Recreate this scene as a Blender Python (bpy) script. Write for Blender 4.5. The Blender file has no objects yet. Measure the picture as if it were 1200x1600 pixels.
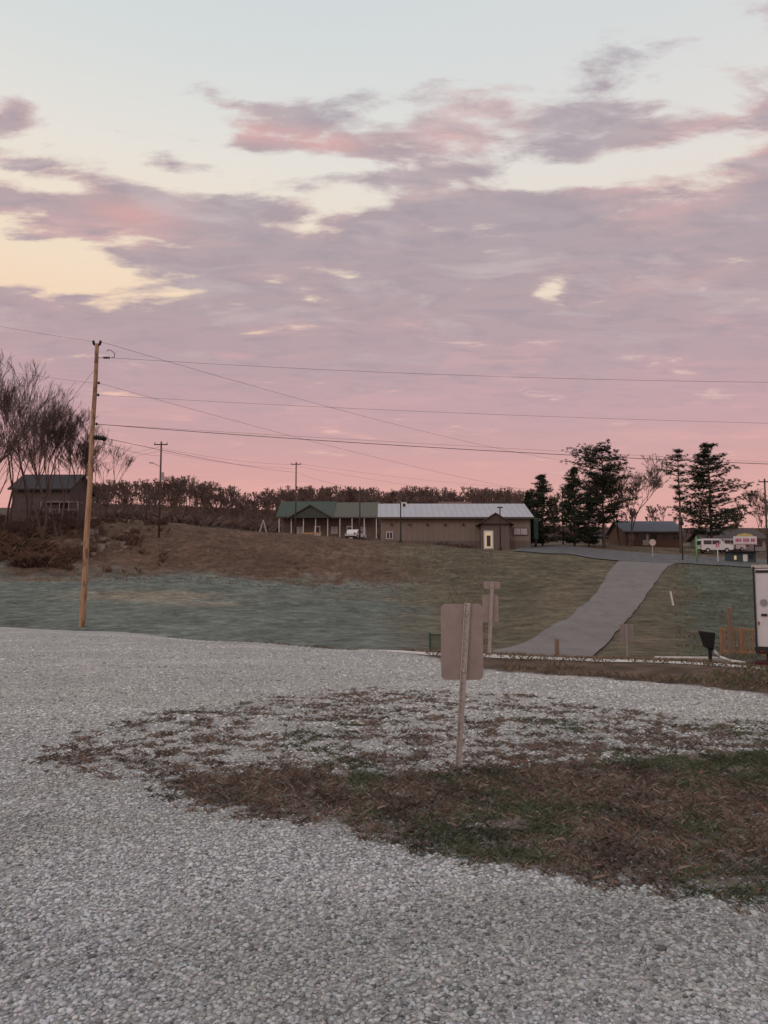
import bpy, math, random, numpy as np
from mathutils import Vector, noise as mn, Matrix
random.seed(7); rs=np.random.RandomState(7)
scene=bpy.context.scene
scene.view_settings.view_transform='Standard'; scene.view_settings.look='None'
scene.view_settings.exposure=0
F=1155.6; PIT=math.atan(100/F); CH=1.7
sp,cp=math.sin(PIT),math.cos(PIT)
def lin(r,g=None,b=None):
    if g is None: r,g,b=r
    o=[]
    for c in (r,g,b):
        c=c/255.0
        o.append(c/12.92 if c<=0.04045 else ((c+0.055)/1.055)**2.4)
    return (o[0],o[1],o[2],1.0)
def P(u,v,Y):
    a=(u-600)/F; b=(800-v)/F
    dy=cp-b*sp; dz=sp+b*cp
    return Vector((a*Y/dy, Y, CH+Y*dz/dy))
def V(v,Y): return P(600,v,Y).z
def proj(x,y,z):
    y=max(y,0.5); z=z-CH
    d=y*cp+z*sp; h=-y*sp+z*cp
    return 600+F*x/d, 800-F*h/d
def G(u,v):
    p=P(u,v,1.0); k=CH/(CH-p.z) if p.z<CH-1e-4 else 1e3
    return (p.x*k,k)
# ---------------- terrain height ----------------
COL=[
(-1400,[(24,0),(34,-.6),(60,V(895,60)),(90,V(850,90)),(200,V(830,200)),(900,V(830,900))]),
(-300,[(26,0),(34,-1),(50,V(930,50)),(60,V(895,60)),(70,V(850,70)),(90,V(812,90)),(200,V(805,200)),(900,V(805,900))]),
(0,[(26,0),(34,-1.1),(50,V(935,50)),(64,V(899,64)),(71,V(850,71)),(84,V(818,84)),(120,V(814,120)),(200,V(806,200)),(400,V(793,400)),(900,V(800,900))]),
(200,[(23.5,0),(31,-1.1),(50,V(940,50)),(66,V(900,66)),(75,V(852,75)),(86,V(814,86)),(120,V(814,120)),(250,V(806,250)),(400,V(791,400)),(900,V(800,900))]),
(400,[(19.6,0),(28,-1.2),(50,V(945,50)),(68,V(902,68)),(79,V(862,79)),(90,V(829,90)),(115,V(836,115)),(160,V(832,160)),(400,V(800,400)),(900,V(803,900))]),
(600,[(17.3,0),(24,-1.0),(46,V(965,46)),(66,V(915,66)),(80,V(872,80)),(91,V(846,91)),(100,V(848,100)),(160,V(846,160)),(400,V(808,400)),(900,V(808,900))]),
(760,[(16.5,0),(24,-.95),(35,V(1000,35)),(50,V(955,50)),(68,V(900,68)),(84,V(863,84)),(97,V(857,97)),(150,V(850,150)),(400,V(815,400)),(900,V(815,900))]),
(870,[(15.5,0),(25,-1.1),(31,V(1012,31)),(50,V(950,50)),(68,V(905,68)),(84,V(869,84)),(100,V(854,100)),(150,V(847,150)),(400,V(825,400)),(900,V(822,900))]),
(1000,[(15,0),(25,-1.12),(33,V(1004,33)),(50,V(946,50)),(65,V(909,65)),(80,V(881,80)),(100,V(862,100)),(120,V(853,120)),(160,V(847,160)),(400,V(828,400)),(900,V(825,900))]),
(1100,[(14.5,0),(25,-1.1),(33,V(1009,33)),(50,V(950,50)),(65,V(910,65)),(78,V(884,78)),(100,V(868,100)),(120,V(857,120)),(160,V(849,160)),(400,V(828,400)),(900,V(825,900))]),
(1200,[(13.5,0),(18,-.5),(28,-1.2),(36,V(1005,36)),(50,V(955,50)),(65,V(911,65)),(76,V(888,76)),(100,V(874,100)),(120,V(860,120)),(160,V(850,160)),(400,V(828,400)),(900,V(825,900))]),
(2600,[(13.5,0),(20,-.5),(28,-1.0),(50,V(950,50)),(76,V(890,76)),(120,V(860,120)),(400,V(828,400)),(900,V(825,900))]),
]
ct=np.array([(c[0]-600)/F for c in COL])
YS=np.exp(np.linspace(math.log(5),math.log(2000),420))
TAB=[]
for u,l in COL:
    TAB.append(np.interp(YS,[5]+[a for a,b in l]+[2000],[0]+[b for a,b in l]+[l[-1][1]*1.6]))
TS=np.linspace(ct[0],ct[-1],500)
T2=np.zeros((500,420)); TAB=np.array(TAB)
for j in range(420): T2[:,j]=np.interp(TS,ct,TAB[:,j])
def blur(a,k,ax):
    ker=np.hanning(k+2)[1:-1]; ker/=ker.sum()
    pad=[(0,0),(0,0)]; pad[ax]=(k//2,k//2)
    b=np.pad(a,pad,mode='edge')
    return np.apply_along_axis(lambda m:np.convolve(m,ker,'valid'),ax,b)
T2=blur(T2,17,0); T2=blur(T2,9,1)
lY0=math.log(5); lY1=math.log(2000)
def Hs(x,y):
    if y<=5: return 0.0
    t=x/y
    a=(t-TS[0])/(TS[-1]-TS[0])*499; a=min(max(a,0),498.999)
    b=(math.log(y)-lY0)/(lY1-lY0)*419; b=min(max(b,0),418.999)
    i=int(a);j=int(b);fa=a-i;fb=b-j
    return (T2[i,j]*(1-fa)+T2[i+1,j]*fa)*(1-fb)+(T2[i,j+1]*(1-fa)+T2[i+1,j+1]*fa)*fb
def H(x,y):
    z=Hs(x,y)
    w=min(1,max(0,(y-24)/20))
    z+=w*(0.14*mn.noise((x*.35,y*.35,0))+0.30*mn.noise((x*.09,y*.09,3)))*(1 if y<120 else 1.5)
    u=600+F*x/max(y,1)
    if 20<y<110 and u<760:   # rougher bank
        b=math.exp(-((y-78)/10)**2)*min(1,(760-u)/150)
        z+=b*(0.5*mn.noise((x*.4,y*.4,9))+0.3*mn.noise((x*1.3,y*1.3,5)))
    z+=0.015*mn.noise((x*.8,y*.8,1))
    return z
def W(u,v,y0=14):
    Y=y0
    while Y<900:
        p=P(u,v,Y)
        if H(p.x,p.y)>=p.z: return Vector((p.x,p.y,H(p.x,p.y)))
        Y*=1.006
    p=P(u,v,100); return Vector((p.x,p.y,H(p.x,p.y)))
def gp(u,Y):
    x=(u-600)/F*Y*1.0
    return Vector((x,Y,H(x,Y)))
# ---------------- materials ----------------
class NT:
    def __init__(s,nt): s.nt=nt; s.n=nt.nodes; s.l=nt.links
    def set(s,sock,val):
        if isinstance(val,bpy.types.NodeSocket): s.l.new(val,sock)
        else: sock.default_value=val
    def M(s,op,a,b=0.0,c=0.0,clamp=False):
        n=s.n.new('ShaderNodeMath'); n.operation=op; n.use_clamp=clamp
        s.set(n.inputs[0],a); s.set(n.inputs[1],b); s.set(n.inputs[2],c); return n.outputs[0]
    def ramp(s,f,st,interp='LINEAR'):
        n=s.n.new('ShaderNodeValToRGB'); cr=n.color_ramp; cr.interpolation=interp
        while len(cr.elements)<len(st): cr.elements.new(0.5)
        for e,(p,c) in zip(cr.elements,st):
            e.position=p; e.color=c if not isinstance(c,(int,float)) else (c,c,c,1)
        s.set(n.inputs[0],f); return n.outputs[0]
    def mix(s,f,a,b,mode='MIX'):
        n=s.n.new('ShaderNodeMix'); n.data_type='RGBA'; n.blend_type=mode
        s.set(n.inputs[0],f); s.set(n.inputs[6],a); s.set(n.inputs[7],b); return n.outputs[2]
    def noise(s,vec,scale,detail=4,rough=.55,dist=0):
        n=s.n.new('ShaderNodeTexNoise'); s.set(n.inputs['Vector'],vec)
        n.inputs['Scale'].default_value=scale; n.inputs['Detail'].default_value=detail
        n.inputs['Roughness'].default_value=rough; n.inputs['Distortion'].default_value=dist
        return n.outputs[0]
    def vor(s,vec,scale,rand=1.0):
        n=s.n.new('ShaderNodeTexVoronoi'); s.set(n.inputs['Vector'],vec)
        n.inputs['Scale'].default_value=scale; n.inputs['Randomness'].default_value=rand
        return n.outputs['Distance'],n.outputs['Color']
    def step(s,x,a,b):
        n=s.n.new('ShaderNodeMapRange'); n.interpolation_type='SMOOTHSTEP'
        s.set(n.inputs[0],x); n.inputs[1].default_value=a; n.inputs[2].default_value=b
        return n.outputs[0]
    def comb(s,x,y,z):
        n=s.n.new('ShaderNodeCombineXYZ'); s.set(n.inputs[0],x); s.set(n.inputs[1],y); s.set(n.inputs[2],z); return n.outputs[0]
    def scalev(s,v,t):
        n=s.n.new('ShaderNodeVectorMath'); n.operation='MULTIPLY'; s.set(n.inputs[0],v); n.inputs[1].default_value=t; return n.outputs[0]
    def bump(s,h,st,dist):
        n=s.n.new('ShaderNodeBump'); n.inputs['Strength'].default_value=st; n.inputs['Distance'].default_value=dist
        s.set(n.inputs['Height'],h); return n.outputs[0]
    def attr(s,name):
        n=s.n.new('ShaderNodeAttribute'); n.attribute_name=name; return n
def newmat(name):
    m=bpy.data.materials.new(name); m.use_nodes=True
    t=NT(m.node_tree); b=m.node_tree.nodes['Principled BSDF']
    return m,t,b
def mat(name,c,rough=.8,var=.25,scale=3.0,metal=0,stretch=(1,1,1),bump=0,emit=None,spec=.3):
    m,t,b=newmat(name)
    tc=t.n.new('ShaderNodeTexCoord').outputs['Object']
    v=t.scalev(tc,stretch)
    n=t.noise(v,scale,6,.6)
    lo=tuple(x*(1-var) for x in c[:3])+(1,); hi=tuple(min(1,x*(1+var)) for x in c[:3])+(1,)
    col=t.ramp(n,[(.3,lo),(.7,hi)])
    t.set(b.inputs['Base Color'],col)
    b.inputs['Roughness'].default_value=rough; b.inputs['Metallic'].default_value=metal
    b.inputs['Specular IOR Level'].default_value=spec
    if bump: t.set(b.inputs['Normal'],t.bump(n,bump,.02))
    if emit:
        b.inputs['Emission Color'].default_value=emit[0]; b.inputs['Emission Strength'].default_value=emit[1]
    return m
def C(r,g,b): return (r,g,b,1)
# ---------------- mesh builder ----------------
class MB:
    def __init__(s): s.v=[]; s.f=[]; s.m=[]; s.ml=[]
    def mi(s,m):
        if m not in s.ml: s.ml.append(m)
        return s.ml.index(m)
    def add(s,vs,fs,m):
        o=len(s.v); s.v+= [tuple(x) for x in vs]; k=s.mi(m)
        for f in fs: s.f.append(tuple(i+o for i in f)); s.m.append(k)
    def box(s,x0,x1,y0,y1,z0,z1,m):
        vs=[(x,y,z) for x in (x0,x1) for y in (y0,y1) for z in (z0,z1)]
        s.add(vs,[(0,1,3,2),(4,6,7,5),(0,4,5,1),(2,3,7,6),(0,2,6,4),(1,5,7,3)],m)
    def tube(s,p0,p1,r0,r1,m,n=8,cap=True):
        p0=Vector(p0);p1=Vector(p1);d=p1-p0
        if d.length<1e-6: return
        d.normalize(); a=d.cross(Vector((0,0,1)) if abs(d.z)<.9 else Vector((1,0,0))).normalized(); b=d.cross(a)
        vs=[];
        for p,r in((p0,r0),(p1,r1)):
            for i in range(n):
                t=2*math.pi*i/n; vs.append(p+a*math.cos(t)*r+b*math.sin(t)*r)
        fs=[(i,(i+1)%n,n+(i+1)%n,n+i) for i in range(n)]
        if cap: fs+= [tuple(range(n-1,-1,-1)),tuple(range(n,2*n))]
        s.add(vs,fs,m)
    def prof(s,pts,y0,y1,m):
        n=len(pts); vs=[(x,y0,z) for x,z in pts]+[(x,y1,z) for x,z in pts]
        s.add(vs,[tuple(range(n)),tuple(range(2*n-1,n-1,-1))]+[(i,i+n,(i+1)%n+n,(i+1)%n) for i in range(n)],m)
    def profx(s,pts,x0,x1,m):
        n=len(pts); vs=[(x0,y,z) for y,z in pts]+[(x1,y,z) for y,z in pts]
        s.add(vs,[tuple(range(n-1,-1,-1)),tuple(range(n,2*n))]+[(i,(i+1)%n,(i+1)%n+n,i+n) for i in range(n)],m)
    def obj(s,name,smooth=False,parent=None,loc=None,rot=0,bevel=0):
        me=bpy.data.meshes.new(name); me.from_pydata(s.v,[],s.f)
        for m in s.ml: me.materials.append(m)
        me.polygons.foreach_set('material_index',s.m)
        if smooth: me.polygons.foreach_set('use_smooth',[True]*len(s.f))
        me.update()
        o=bpy.data.objects.new(name,me); scene.collection.objects.link(o)
        if parent: o.parent=parent
        if loc is not None: o.location=loc; o.rotation_euler[2]=rot
        if bevel:
            md=o.modifiers.new('b','BEVEL'); md.width=bevel; md.segments=2; md.limit_method='ANGLE'
        return o
def empty(name,loc,rot=0):
    e=bpy.data.objects.new(name,None); e.location=loc; e.rotation_euler[2]=rot
    e.empty_display_size=.3; scene.collection.objects.link(e); return e
def rrect(w,h,r,n=5):
    pts=[]
    for cx,cz,a0 in((w/2-r,h/2-r,0),(-w/2+r,h/2-r,90),(-w/2+r,-h/2+r,180),(w/2-r,-h/2+r,270)):
        for i in range(n+1):
            a=math.radians(a0+90*i/n); pts.append((cx+r*math.cos(a),cz+r*math.sin(a)))
    return pts
def bigmesh(name,verts,faces,mats,colors=None,smooth=False,k=3):
    me=bpy.data.meshes.new(name)
    nv=len(verts); nf=len(faces)
    me.vertices.add(nv); me.vertices.foreach_set('co',verts.astype(np.float32).ravel())
    me.loops.add(nf*k); me.loops.foreach_set('vertex_index',faces.astype(np.int32).ravel())
    me.polygons.add(nf); me.polygons.foreach_set('loop_start',np.arange(0,nf*k,k,dtype=np.int32))
    if smooth: me.polygons.foreach_set('use_smooth',np.ones(nf,dtype=bool))
    if colors is not None:
        a=me.attributes.new('col','FLOAT_COLOR','POINT'); a.data.foreach_set('color',colors.astype(np.float32).ravel())
    me.update(calc_edges=True); me.validate()
    for m in mats: me.materials.append(m)
    o=bpy.data.objects.new(name,me); scene.collection.objects.link(o); return o
def attrmat(name,rough=.9):
    m,t,b=newmat(name); a=t.attr('col'); t.set(b.inputs['Base Color'],a.outputs['Color'])
    b.inputs['Roughness'].default_value=rough; b.inputs['Specular IOR Level'].default_value=.2
    return m
# ---------------- ground masks ----------------
def sdpoly(px,py,poly):
    poly=np.array(poly); n=len(poly); d=np.full(px.shape,1e9); ins=np.zeros(px.shape,bool)
    for i in range(n):
        ax,ay=poly[i]; bx,by=poly[(i+1)%n]
        ex,ey=bx-ax,by-ay; wx,wy=px-ax,py-ay
        t=np.clip((wx*ex+wy*ey)/(ex*ex+ey*ey+1e-12),0,1)
        d=np.minimum(d,(wx-ex*t)**2+(wy-ey*t)**2)
        c=((ay>py)!=(by>py))&(px<(bx-ax)*(py-ay)/(by-ay+1e-12)+ax); ins^=c
    return np.where(ins,1,-1)*np.sqrt(d)
lot=[G(*q) for q in [(-900,955),(-300,965),(0,974),(150,980),(300,990),(450,1001),(600,1010),(650,1021),(700,1034),(760,1047),(900,1057),(1050,1069),(1200,1084),(1500,1112)]]+[(40,8),(40,-60),(-60,-60),(-60,24)]
core=[G(*q) for q in [(230,1218),(310,1260),(440,1284),(600,1316),(750,1348),(900,1380),(1200,1414),(1700,1460),(1700,1140),(1200,1168),(1000,1180),(850,1194),(700,1202),(500,1206),(330,1204)]]
sparse=[G(*q) for q in [(10,1190),(100,1145),(250,1110),(430,1085),(600,1072),(800,1082),(1000,1105),(1200,1130),(1700,1110),(1700,1300),(700,1300),(300,1250),(160,1215)]]
def gravsd(x,y): return sdpoly(x,y,lot)
def vegden(x,y):
    a=sdpoly(x,y,core); b=sdpoly(x,y,sparse)
    A=np.clip(a/.45+.46,0,.94); B=np.clip(b/.8+.25,0,1)*.33
    near=np.clip(1+a/1.6,0,1)*.25*(b>-.15)
    return np.maximum(A,B+near)
# ---------------- ground sheet ----------------
ts=np.concatenate([np.linspace(-3.2,-.7,24,endpoint=False),np.linspace(-.7,.7,300),np.linspace(.72,3.2,24)])
ys=np.concatenate([np.linspace(-45,0,8,endpoint=False),np.linspace(0,14,60,endpoint=False),np.exp(np.linspace(math.log(14),math.log(130),280,endpoint=False)),np.exp(np.linspace(math.log(130),math.log(1900),60))])
nx,ny=len(ts),len(ys)
gv=np.zeros((ny,nx,3))
for j,y in enumerate(ys):
    sc=math.sqrt(y*y+64) if y>0 else 8+abs(y)*.8
    for i,t in enumerate(ts):
        x=t*sc; gv[j,i]=(x,y,H(x,y))
gv=gv.reshape(-1,3)
idx=np.arange(nx*ny).reshape(ny,nx)
gf=np.stack([idx[:-1,:-1],idx[:-1,1:],idx[1:,1:],idx[1:,:-1]],-1).reshape(-1,4)
gx,gy=gv[:,0],gv[:,1]
gs=np.clip(gravsd(gx,gy),-6,6); vd=vegden(gx,gy)
def L(a,b,t): t=max(0,min(1,t)); t=t*t*(3-2*t); return [a[i]*(1-t)+b[i]*t for i in range(3)]
FIELD=(.175,.195,.168); BANK=(.15,.094,.064); OLIVE=(.145,.123,.08); TOP=(.145,.11,.078); BRN=(.15,.105,.078); GRN=(.11,.125,.092); DIRT=(.25,.205,.165)
zc=np.ones((len(gv),4))
blobs=[(240,930,150,9,(.29,.25,.185),.95),(60,905,120,4,(.24,.15,.10),.8),(330,945,80,6,(.28,.25,.19),.7),(620,905,60,15,DIRT,.3),(560,930,120,12,OLIVE,.5),(640,960,80,14,(.17,.165,.12),.5),
 (880,925,45,30,(.20,.15,.10),.6),(860,975,60,12,(.19,.15,.10),.6),(1130,905,80,18,GRN,.7),(1100,960,90,20,GRN,.5),(1000,1000,60,12,(.22,.16,.11),.5),(170,850,60,20,(.12,.075,.05),.7),(1060,860,70,8,(.26,.2,.13),.5),(480,865,90,6,(.22,.16,.11),.4),(380,880,100,12,(.115,.07,.05),.5),(730,890,70,14,(.12,.10,.065),.5)]
for k,(x,y,z) in enumerate(gv):
    if y<9: zc[k,:3]=BRN; continue
    u,v=proj(x,y,z)
    nz=mn.noise((x*.15,y*.15,7))*.5+mn.noise((x*.6,y*.6,2))*.3+mn.noise((x*1.6,y*1.6,12))*.25
    yb=66+nz*9
    left=L(FIELD,BANK,(y-yb+3)/6); left=L(left,TOP,(y-92)/10)
    right=L(OLIVE,GRN,(u-1050)/60+nz); right=L(right,TOP,(y-84)/10)
    ww=(u-560)/160+nz*.8+max(0,(y-60)/60)*.3
    c=L(left,right,ww)
    c=L((BRN if u>640 else (.12,.12,.08)),c,(y-(20 if u>640 else 24))/5)
    if y>140: c=L(c,(.12,.09,.075),(y-140)/120)
    for bu,bv,ru,rv,bc,w in blobs:
        e=math.exp(-((u-bu)/ru)**2-((v-bv)/rv)**2)
        if e>.02: c=L(c,bc,min(1,w*e*(1+nz*1.5)))
    zc[k,:3]=[max(.01,q*(1+nz*.45)) for q in c]
m,t,b=newmat('ground_mat')
tc=t.n.new('ShaderNodeTexCoord').outputs['Object']
n_mid=t.noise(tc,2.2,8,.62); n_fine=t.noise(tc,16,6,.7); n_f2=t.noise(tc,55,4,.7); n_lo=t.noise(tc,.7,7,.65)
vD,vC=t.vor(tc,48)
bw=t.n.new('ShaderNodeSeparateColor'); t.set(bw.inputs[0],vC)
r=bw.outputs[0]
gcol=t.ramp(r,[(0,C(.27,.27,.265)),(.35,C(.45,.445,.435)),(.7,C(.585,.575,.555)),(1,C(.79,.77,.74))])
edge=t.step(vD,.35,.75)
gcol=t.mix(t.M('MULTIPLY',edge,.5),gcol,C(.16,.15,.14))
gcol=t.mix(t.M('MULTIPLY',t.step(n_fine,.42,.62),.8),gcol,C(.585,.565,.54))
n_tr=t.noise(t.scalev(tc,(.3,1,1)),.9,6,.65)
gcol=t.mix(t.M('MULTIPLY',t.step(n_tr,.45,.65),.45),gcol,C(.77,.73,.68))
gcol=t.mix(t.M('MULTIPLY',t.step(n_mid,.5,.72),.45),gcol,C(.31,.28,.255))
gcol=t.mix(t.M('MULTIPLY',t.step(n_f2,.56,.68),.5),gcol,C(.25,.23,.21))
a_zc=t.attr('col').outputs['Color']; a_g=t.attr('grav').outputs['Fac']; a_v=t.attr('veg').outputs['Fac']
zmix=t.M('ADD',t.M('MULTIPLY',n_lo,.40),t.M('ADD',t.M('MULTIPLY',n_mid,.35),t.M('MULTIPLY',n_fine,.25)))
zvar=t.ramp(zmix,[(.34,.25),(.47,.8),(.53,1.1),(.66,2.1)])
zcol=t.mix(1.0,a_zc,zvar,'MULTIPLY')
zcol=t.mix(t.M('MULTIPLY',t.step(t.noise(t.scalev(tc,(1,.8,1)),3.5,6,.72),.57,.70),.40),zcol,C(.30,.235,.165))
gm=t.step(t.M('ADD',a_g,t.M('MULTIPLY',t.M('SUBTRACT',n_mid,.5),1.2)),-.12,.12)
vcol=t.ramp(n_fine,[(.3,C(.06,.048,.04)),(.5,C(.17,.13,.105)),(.68,C(.31,.25,.20))])
vgr=t.step(t.noise(tc,.9,5,.65),.56,.66)
vcol=t.mix(t.M('MULTIPLY',vgr,.5),vcol,t.ramp(n_f2,[(.3,C(.04,.047,.03)),(.7,C(.14,.16,.10))]))
vn=t.M('ADD',t.M('MULTIPLY',t.M('SUBTRACT',n_mid,.5),1.1),t.M('ADD',t.M('MULTIPLY',t.M('SUBTRACT',n_fine,.5),2.0),t.M('MULTIPLY',t.M('SUBTRACT',t.noise(t.scalev(tc,(.5,1,1)),5,3,.6),.5),1.2)))
vm=t.step(t.M('ADD',a_v,vn),.42,.78)
col=t.mix(gm,zcol,gcol); col=t.mix(t.M('MULTIPLY',vm,t.M('MULTIPLY',gm,.93)),col,vcol)
t.set(b.inputs['Base Color'],col); b.inputs['Roughness'].default_value=.95; b.inputs['Specular IOR Level'].default_value=.15
hh=t.M('ADD',t.M('MULTIPLY',t.M('SUBTRACT',1.0,vD),t.M('MULTIPLY',gm,.5)),t.M('MULTIPLY',n_fine,1.4))
t.set(b.inputs['Normal'],t.bump(hh,.9,.035))
gro=bigmesh('ground',gv,gf,[m],zc,smooth=True,k=4)
for nm,arr in(('grav',gs),('veg',vd)):
    a=gro.data.attributes.new(nm,'FLOAT','POINT'); a.data.foreach_set('value',arr.astype(np.float32))
# ---------------- stones ----------------
ph=(1+5**.5)/2
ico=np.array([(-1,ph,0),(1,ph,0),(-1,-ph,0),(1,-ph,0),(0,-1,ph),(0,1,ph),(0,-1,-ph),(0,1,-ph),(ph,0,-1),(ph,0,1),(-ph,0,-1),(-ph,0,1)])/1.9
icf=np.array([(0,11,5),(0,5,1),(0,1,7),(0,7,10),(0,10,11),(1,5,9),(5,11,4),(11,10,2),(10,7,6),(7,1,8),(3,9,4),(3,4,2),(3,2,6),(3,6,8),(3,8,9),(4,9,5),(2,4,11),(6,2,10),(8,6,7),(9,8,1)])
yb_=np.linspace(2.2,22,400); den=4000*np.exp(-np.clip(yb_-4.4,0,99)/2.8)+50; wd_=1.24*yb_+1.2
cdf=np.cumsum(den*wd_); Ntot=int(cdf[-1]*(yb_[1]-yb_[0])); cdf/=cdf[-1]
yy=np.interp(rs.rand(Ntot),cdf,yb_); xx=(rs.rand(Ntot)*2-1)*(.62*yy+.6)
vv=vegden(xx,yy); g_=gravsd(xx,yy)
nzs=np.array([mn.noise((a*1.6,b_*2.2,4))+.7*mn.noise((a*5,b_*6,8)) for a,b_ in zip(xx,yy)])
keep=(g_>.1)&(rs.rand(Ntot)>np.clip(vv*1.15+nzs*.3-.10,0,.95)*(vv>.05))
xx,yy,vv=xx[keep],yy[keep],vv[keep]; n=len(xx); print('stones',n)
sz=(.0055+.0085*rs.rand(n)**1.6)*(1+.06*np.clip(yy-4,0,12)); sz[rs.rand(n)<.004]*=1.8
sz*=np.where(vv>.6,.72,1.0)
sc=np.stack([sz*(1+.5*rs.rand(n)),sz*(.8+.4*rs.rand(n)),sz*(.35+.3*rs.rand(n))],1)
pv=ico[None]*(1+.5*(rs.rand(n,12,1)-.5))*sc[:,None,:]
an=rs.rand(n)*6.283; ti=(rs.rand(n)-.5)*.7
x1=pv[...,0];y1=pv[...,1];z1=pv[...,2]
y2=y1*np.cos(ti)[:,None]-z1*np.sin(ti)[:,None]; z2=y1*np.sin(ti)[:,None]+z1*np.cos(ti)[:,None]
x3=x1*np.cos(an)[:,None]-y2*np.sin(an)[:,None]; y3=x1*np.sin(an)[:,None]+y2*np.cos(an)[:,None]
zz=np.array([H(a,b_) for a,b_ in zip(xx,yy)])
sv=np.stack([x3+xx[:,None],y3+yy[:,None],z2+(sz*.22+zz)[:,None]],-1).reshape(-1,3)
sf=(icf[None]+(np.arange(n)*12)[:,None,None]).reshape(-1,3)
lm=np.array([1.2*mn.noise((a*.25,b_*.7,40))+.6*mn.noise((a*.9,b_*1.5,41)) for a,b_ in zip(xx,yy)])
br=(.29+.40*rs.rand(n)**1.1)*(1+.26*lm)*(1+.04*np.clip(yy-3,0,8)); dk=rs.rand(n)<.12; br[dk]*=.5
br*=np.where(vv>.6,.70,1.0)
wm=.995-.06*np.clip((yy-3.5)/6,0,1)-.03*(lm<-.2)
cl=np.stack([br*(.98+.03*rs.randn(n)),br*.99,br*(wm+.03*rs.randn(n)),np.ones(n)],1)
bigmesh('gravel',sv,sf,[attrmat('stone_mat',.85)],np.repeat(np.clip(cl,.02,.85),12,0))
# ---------------- grass blades ----------------
def blades(name,xs,ys_,zs,hs,ws,cols,lean=.5,tip=.8):
    n=len(xs); a=rs.rand(n)*6.283; dx=np.cos(a)*ws; dy=np.sin(a)*ws
    b_=rs.rand(n)*6.283; l=hs*lean*(0.3+rs.rand(n))
    v=np.zeros((n,4,3))
    v[:,0]=np.stack([xs-dx,ys_-dy,zs-.003],1); v[:,1]=np.stack([xs+dx,ys_+dy,zs-.003],1)
    mx=xs+np.cos(b_)*l*.45; my=ys_+np.sin(b_)*l*.45
    v[:,2]=np.stack([mx+dx*tip,my+dy*tip,zs+hs*.65],1); v[:,3]=np.stack([xs+np.cos(b_)*l*1.3,ys_+np.sin(b_)*l*1.3,zs+hs],1)
    f=np.array([(0,1,2),(0,2,3)])[None]+(np.arange(n)*4)[:,None,None]
    return bigmesh(name,v.reshape(-1,3),f.reshape(-1,3),[attrmat(name+'_mat')],np.repeat(cols,4,0))
N=720000
yy=3.6+rs.rand(N)*8.5; xx=-4.5+rs.rand(N)*12.5
k0=(np.abs(xx)<.60*yy+.3); xx,yy=xx[k0],yy[k0]
vv=vegden(xx,yy); k0=vv>.12; xx,yy,vv=xx[k0],yy[k0],vv[k0]
nzv=np.array([.5*mn.noise((a*1.2,b_*2.2,4))+.75*mn.noise((a*4,b_*6,8))+.8*mn.noise((a*13,b_*14,18)) for a,b_ in zip(xx,yy)])
keep=(vv+nzv>.56)&(rs.rand(len(xx))<np.clip(9/yy,0,1.0)*.9)
xx,yy,vv,nzv=xx[keep],yy[keep],vv[keep],nzv[keep]; n=len(xx); print('blades',n)
gn=np.array([mn.noise((a*.8,b_*.8,14))+.5*mn.noise((a*3,b_*3,11)) for a,b_ in zip(xx,yy)])
ce=sdpoly(xx,yy,core)
grn=(gn+.45*np.exp(-((ce-.25)/.35)**2)*(xx>-.3)*(yy<7.5)+.22*np.clip((xx-1.2)/1.5,0,1)+rs.randn(n)*.15)>.36
tone=rs.rand(n)**1.2
cb=np.stack([.105+.22*tone,.080+.172*tone,.064+.138*tone,np.ones(n)],1)
cg=np.stack([.062+.09*tone,.080+.10*tone,.048+.06*tone,np.ones(n)],1)
cc=np.where(grn[:,None],cg,cb)
red=rs.rand(n)<.12; cc[red]=cc[red]*np.array([.9,.65,.58,1])
drk=np.array([mn.noise((a*2.5,b_*2.5,61)) for a,b_ in zip(xx,yy)]); cc[:,:3]*=(1+.6*drk)[:,None]
zb_=np.array([H(a,b_) for a,b_ in zip(xx,yy)])
blades('grass_patch',xx,yy,zb_,(.007+.016*rs.rand(n)+.03*(rs.rand(n)**7)),.0012+.002*rs.rand(n),cc,1.5)
N=90000
uu=rs.rand(N)*1400-100; Y=np.exp(math.log(11)+rs.rand(N)*math.log(95/11.))
xs_=(uu-600)/F*Y; gsd=gravsd(xs_,Y)
cl_=np.array([mn.noise((a*.4,b_*.4,21))+.6*mn.noise((a*2,b_*2,22)) for a,b_ in zip(xs_,Y)])
keep=(gsd<-.1)&(cl_>-.05)&((Y<22)|(Y>60)|(uu>700))&~((Y>24)&(uu>770)&(uu<1050))
xs_,Y,uu=xs_[keep],Y[keep],uu[keep]
zs_=np.array([H(a,b_) for a,b_ in zip(xs_,Y)]); n=len(xs_)
tone=rs.rand(n); base=np.stack([.11+.17*tone,.078+.13*tone,.052+.09*tone,np.ones(n)],1)
gg=(uu>1050)&(rs.rand(n)<.5); base[gg]=np.stack([.08+.06*tone[gg],.09+.07*tone[gg],.055+.03*tone[gg],np.ones(gg.sum())],1)
blades('dry_grass',xs_,Y,zs_,(.03+.05*rs.rand(n))*(1+Y/45),.003+.0003*Y,base,.9)
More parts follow.
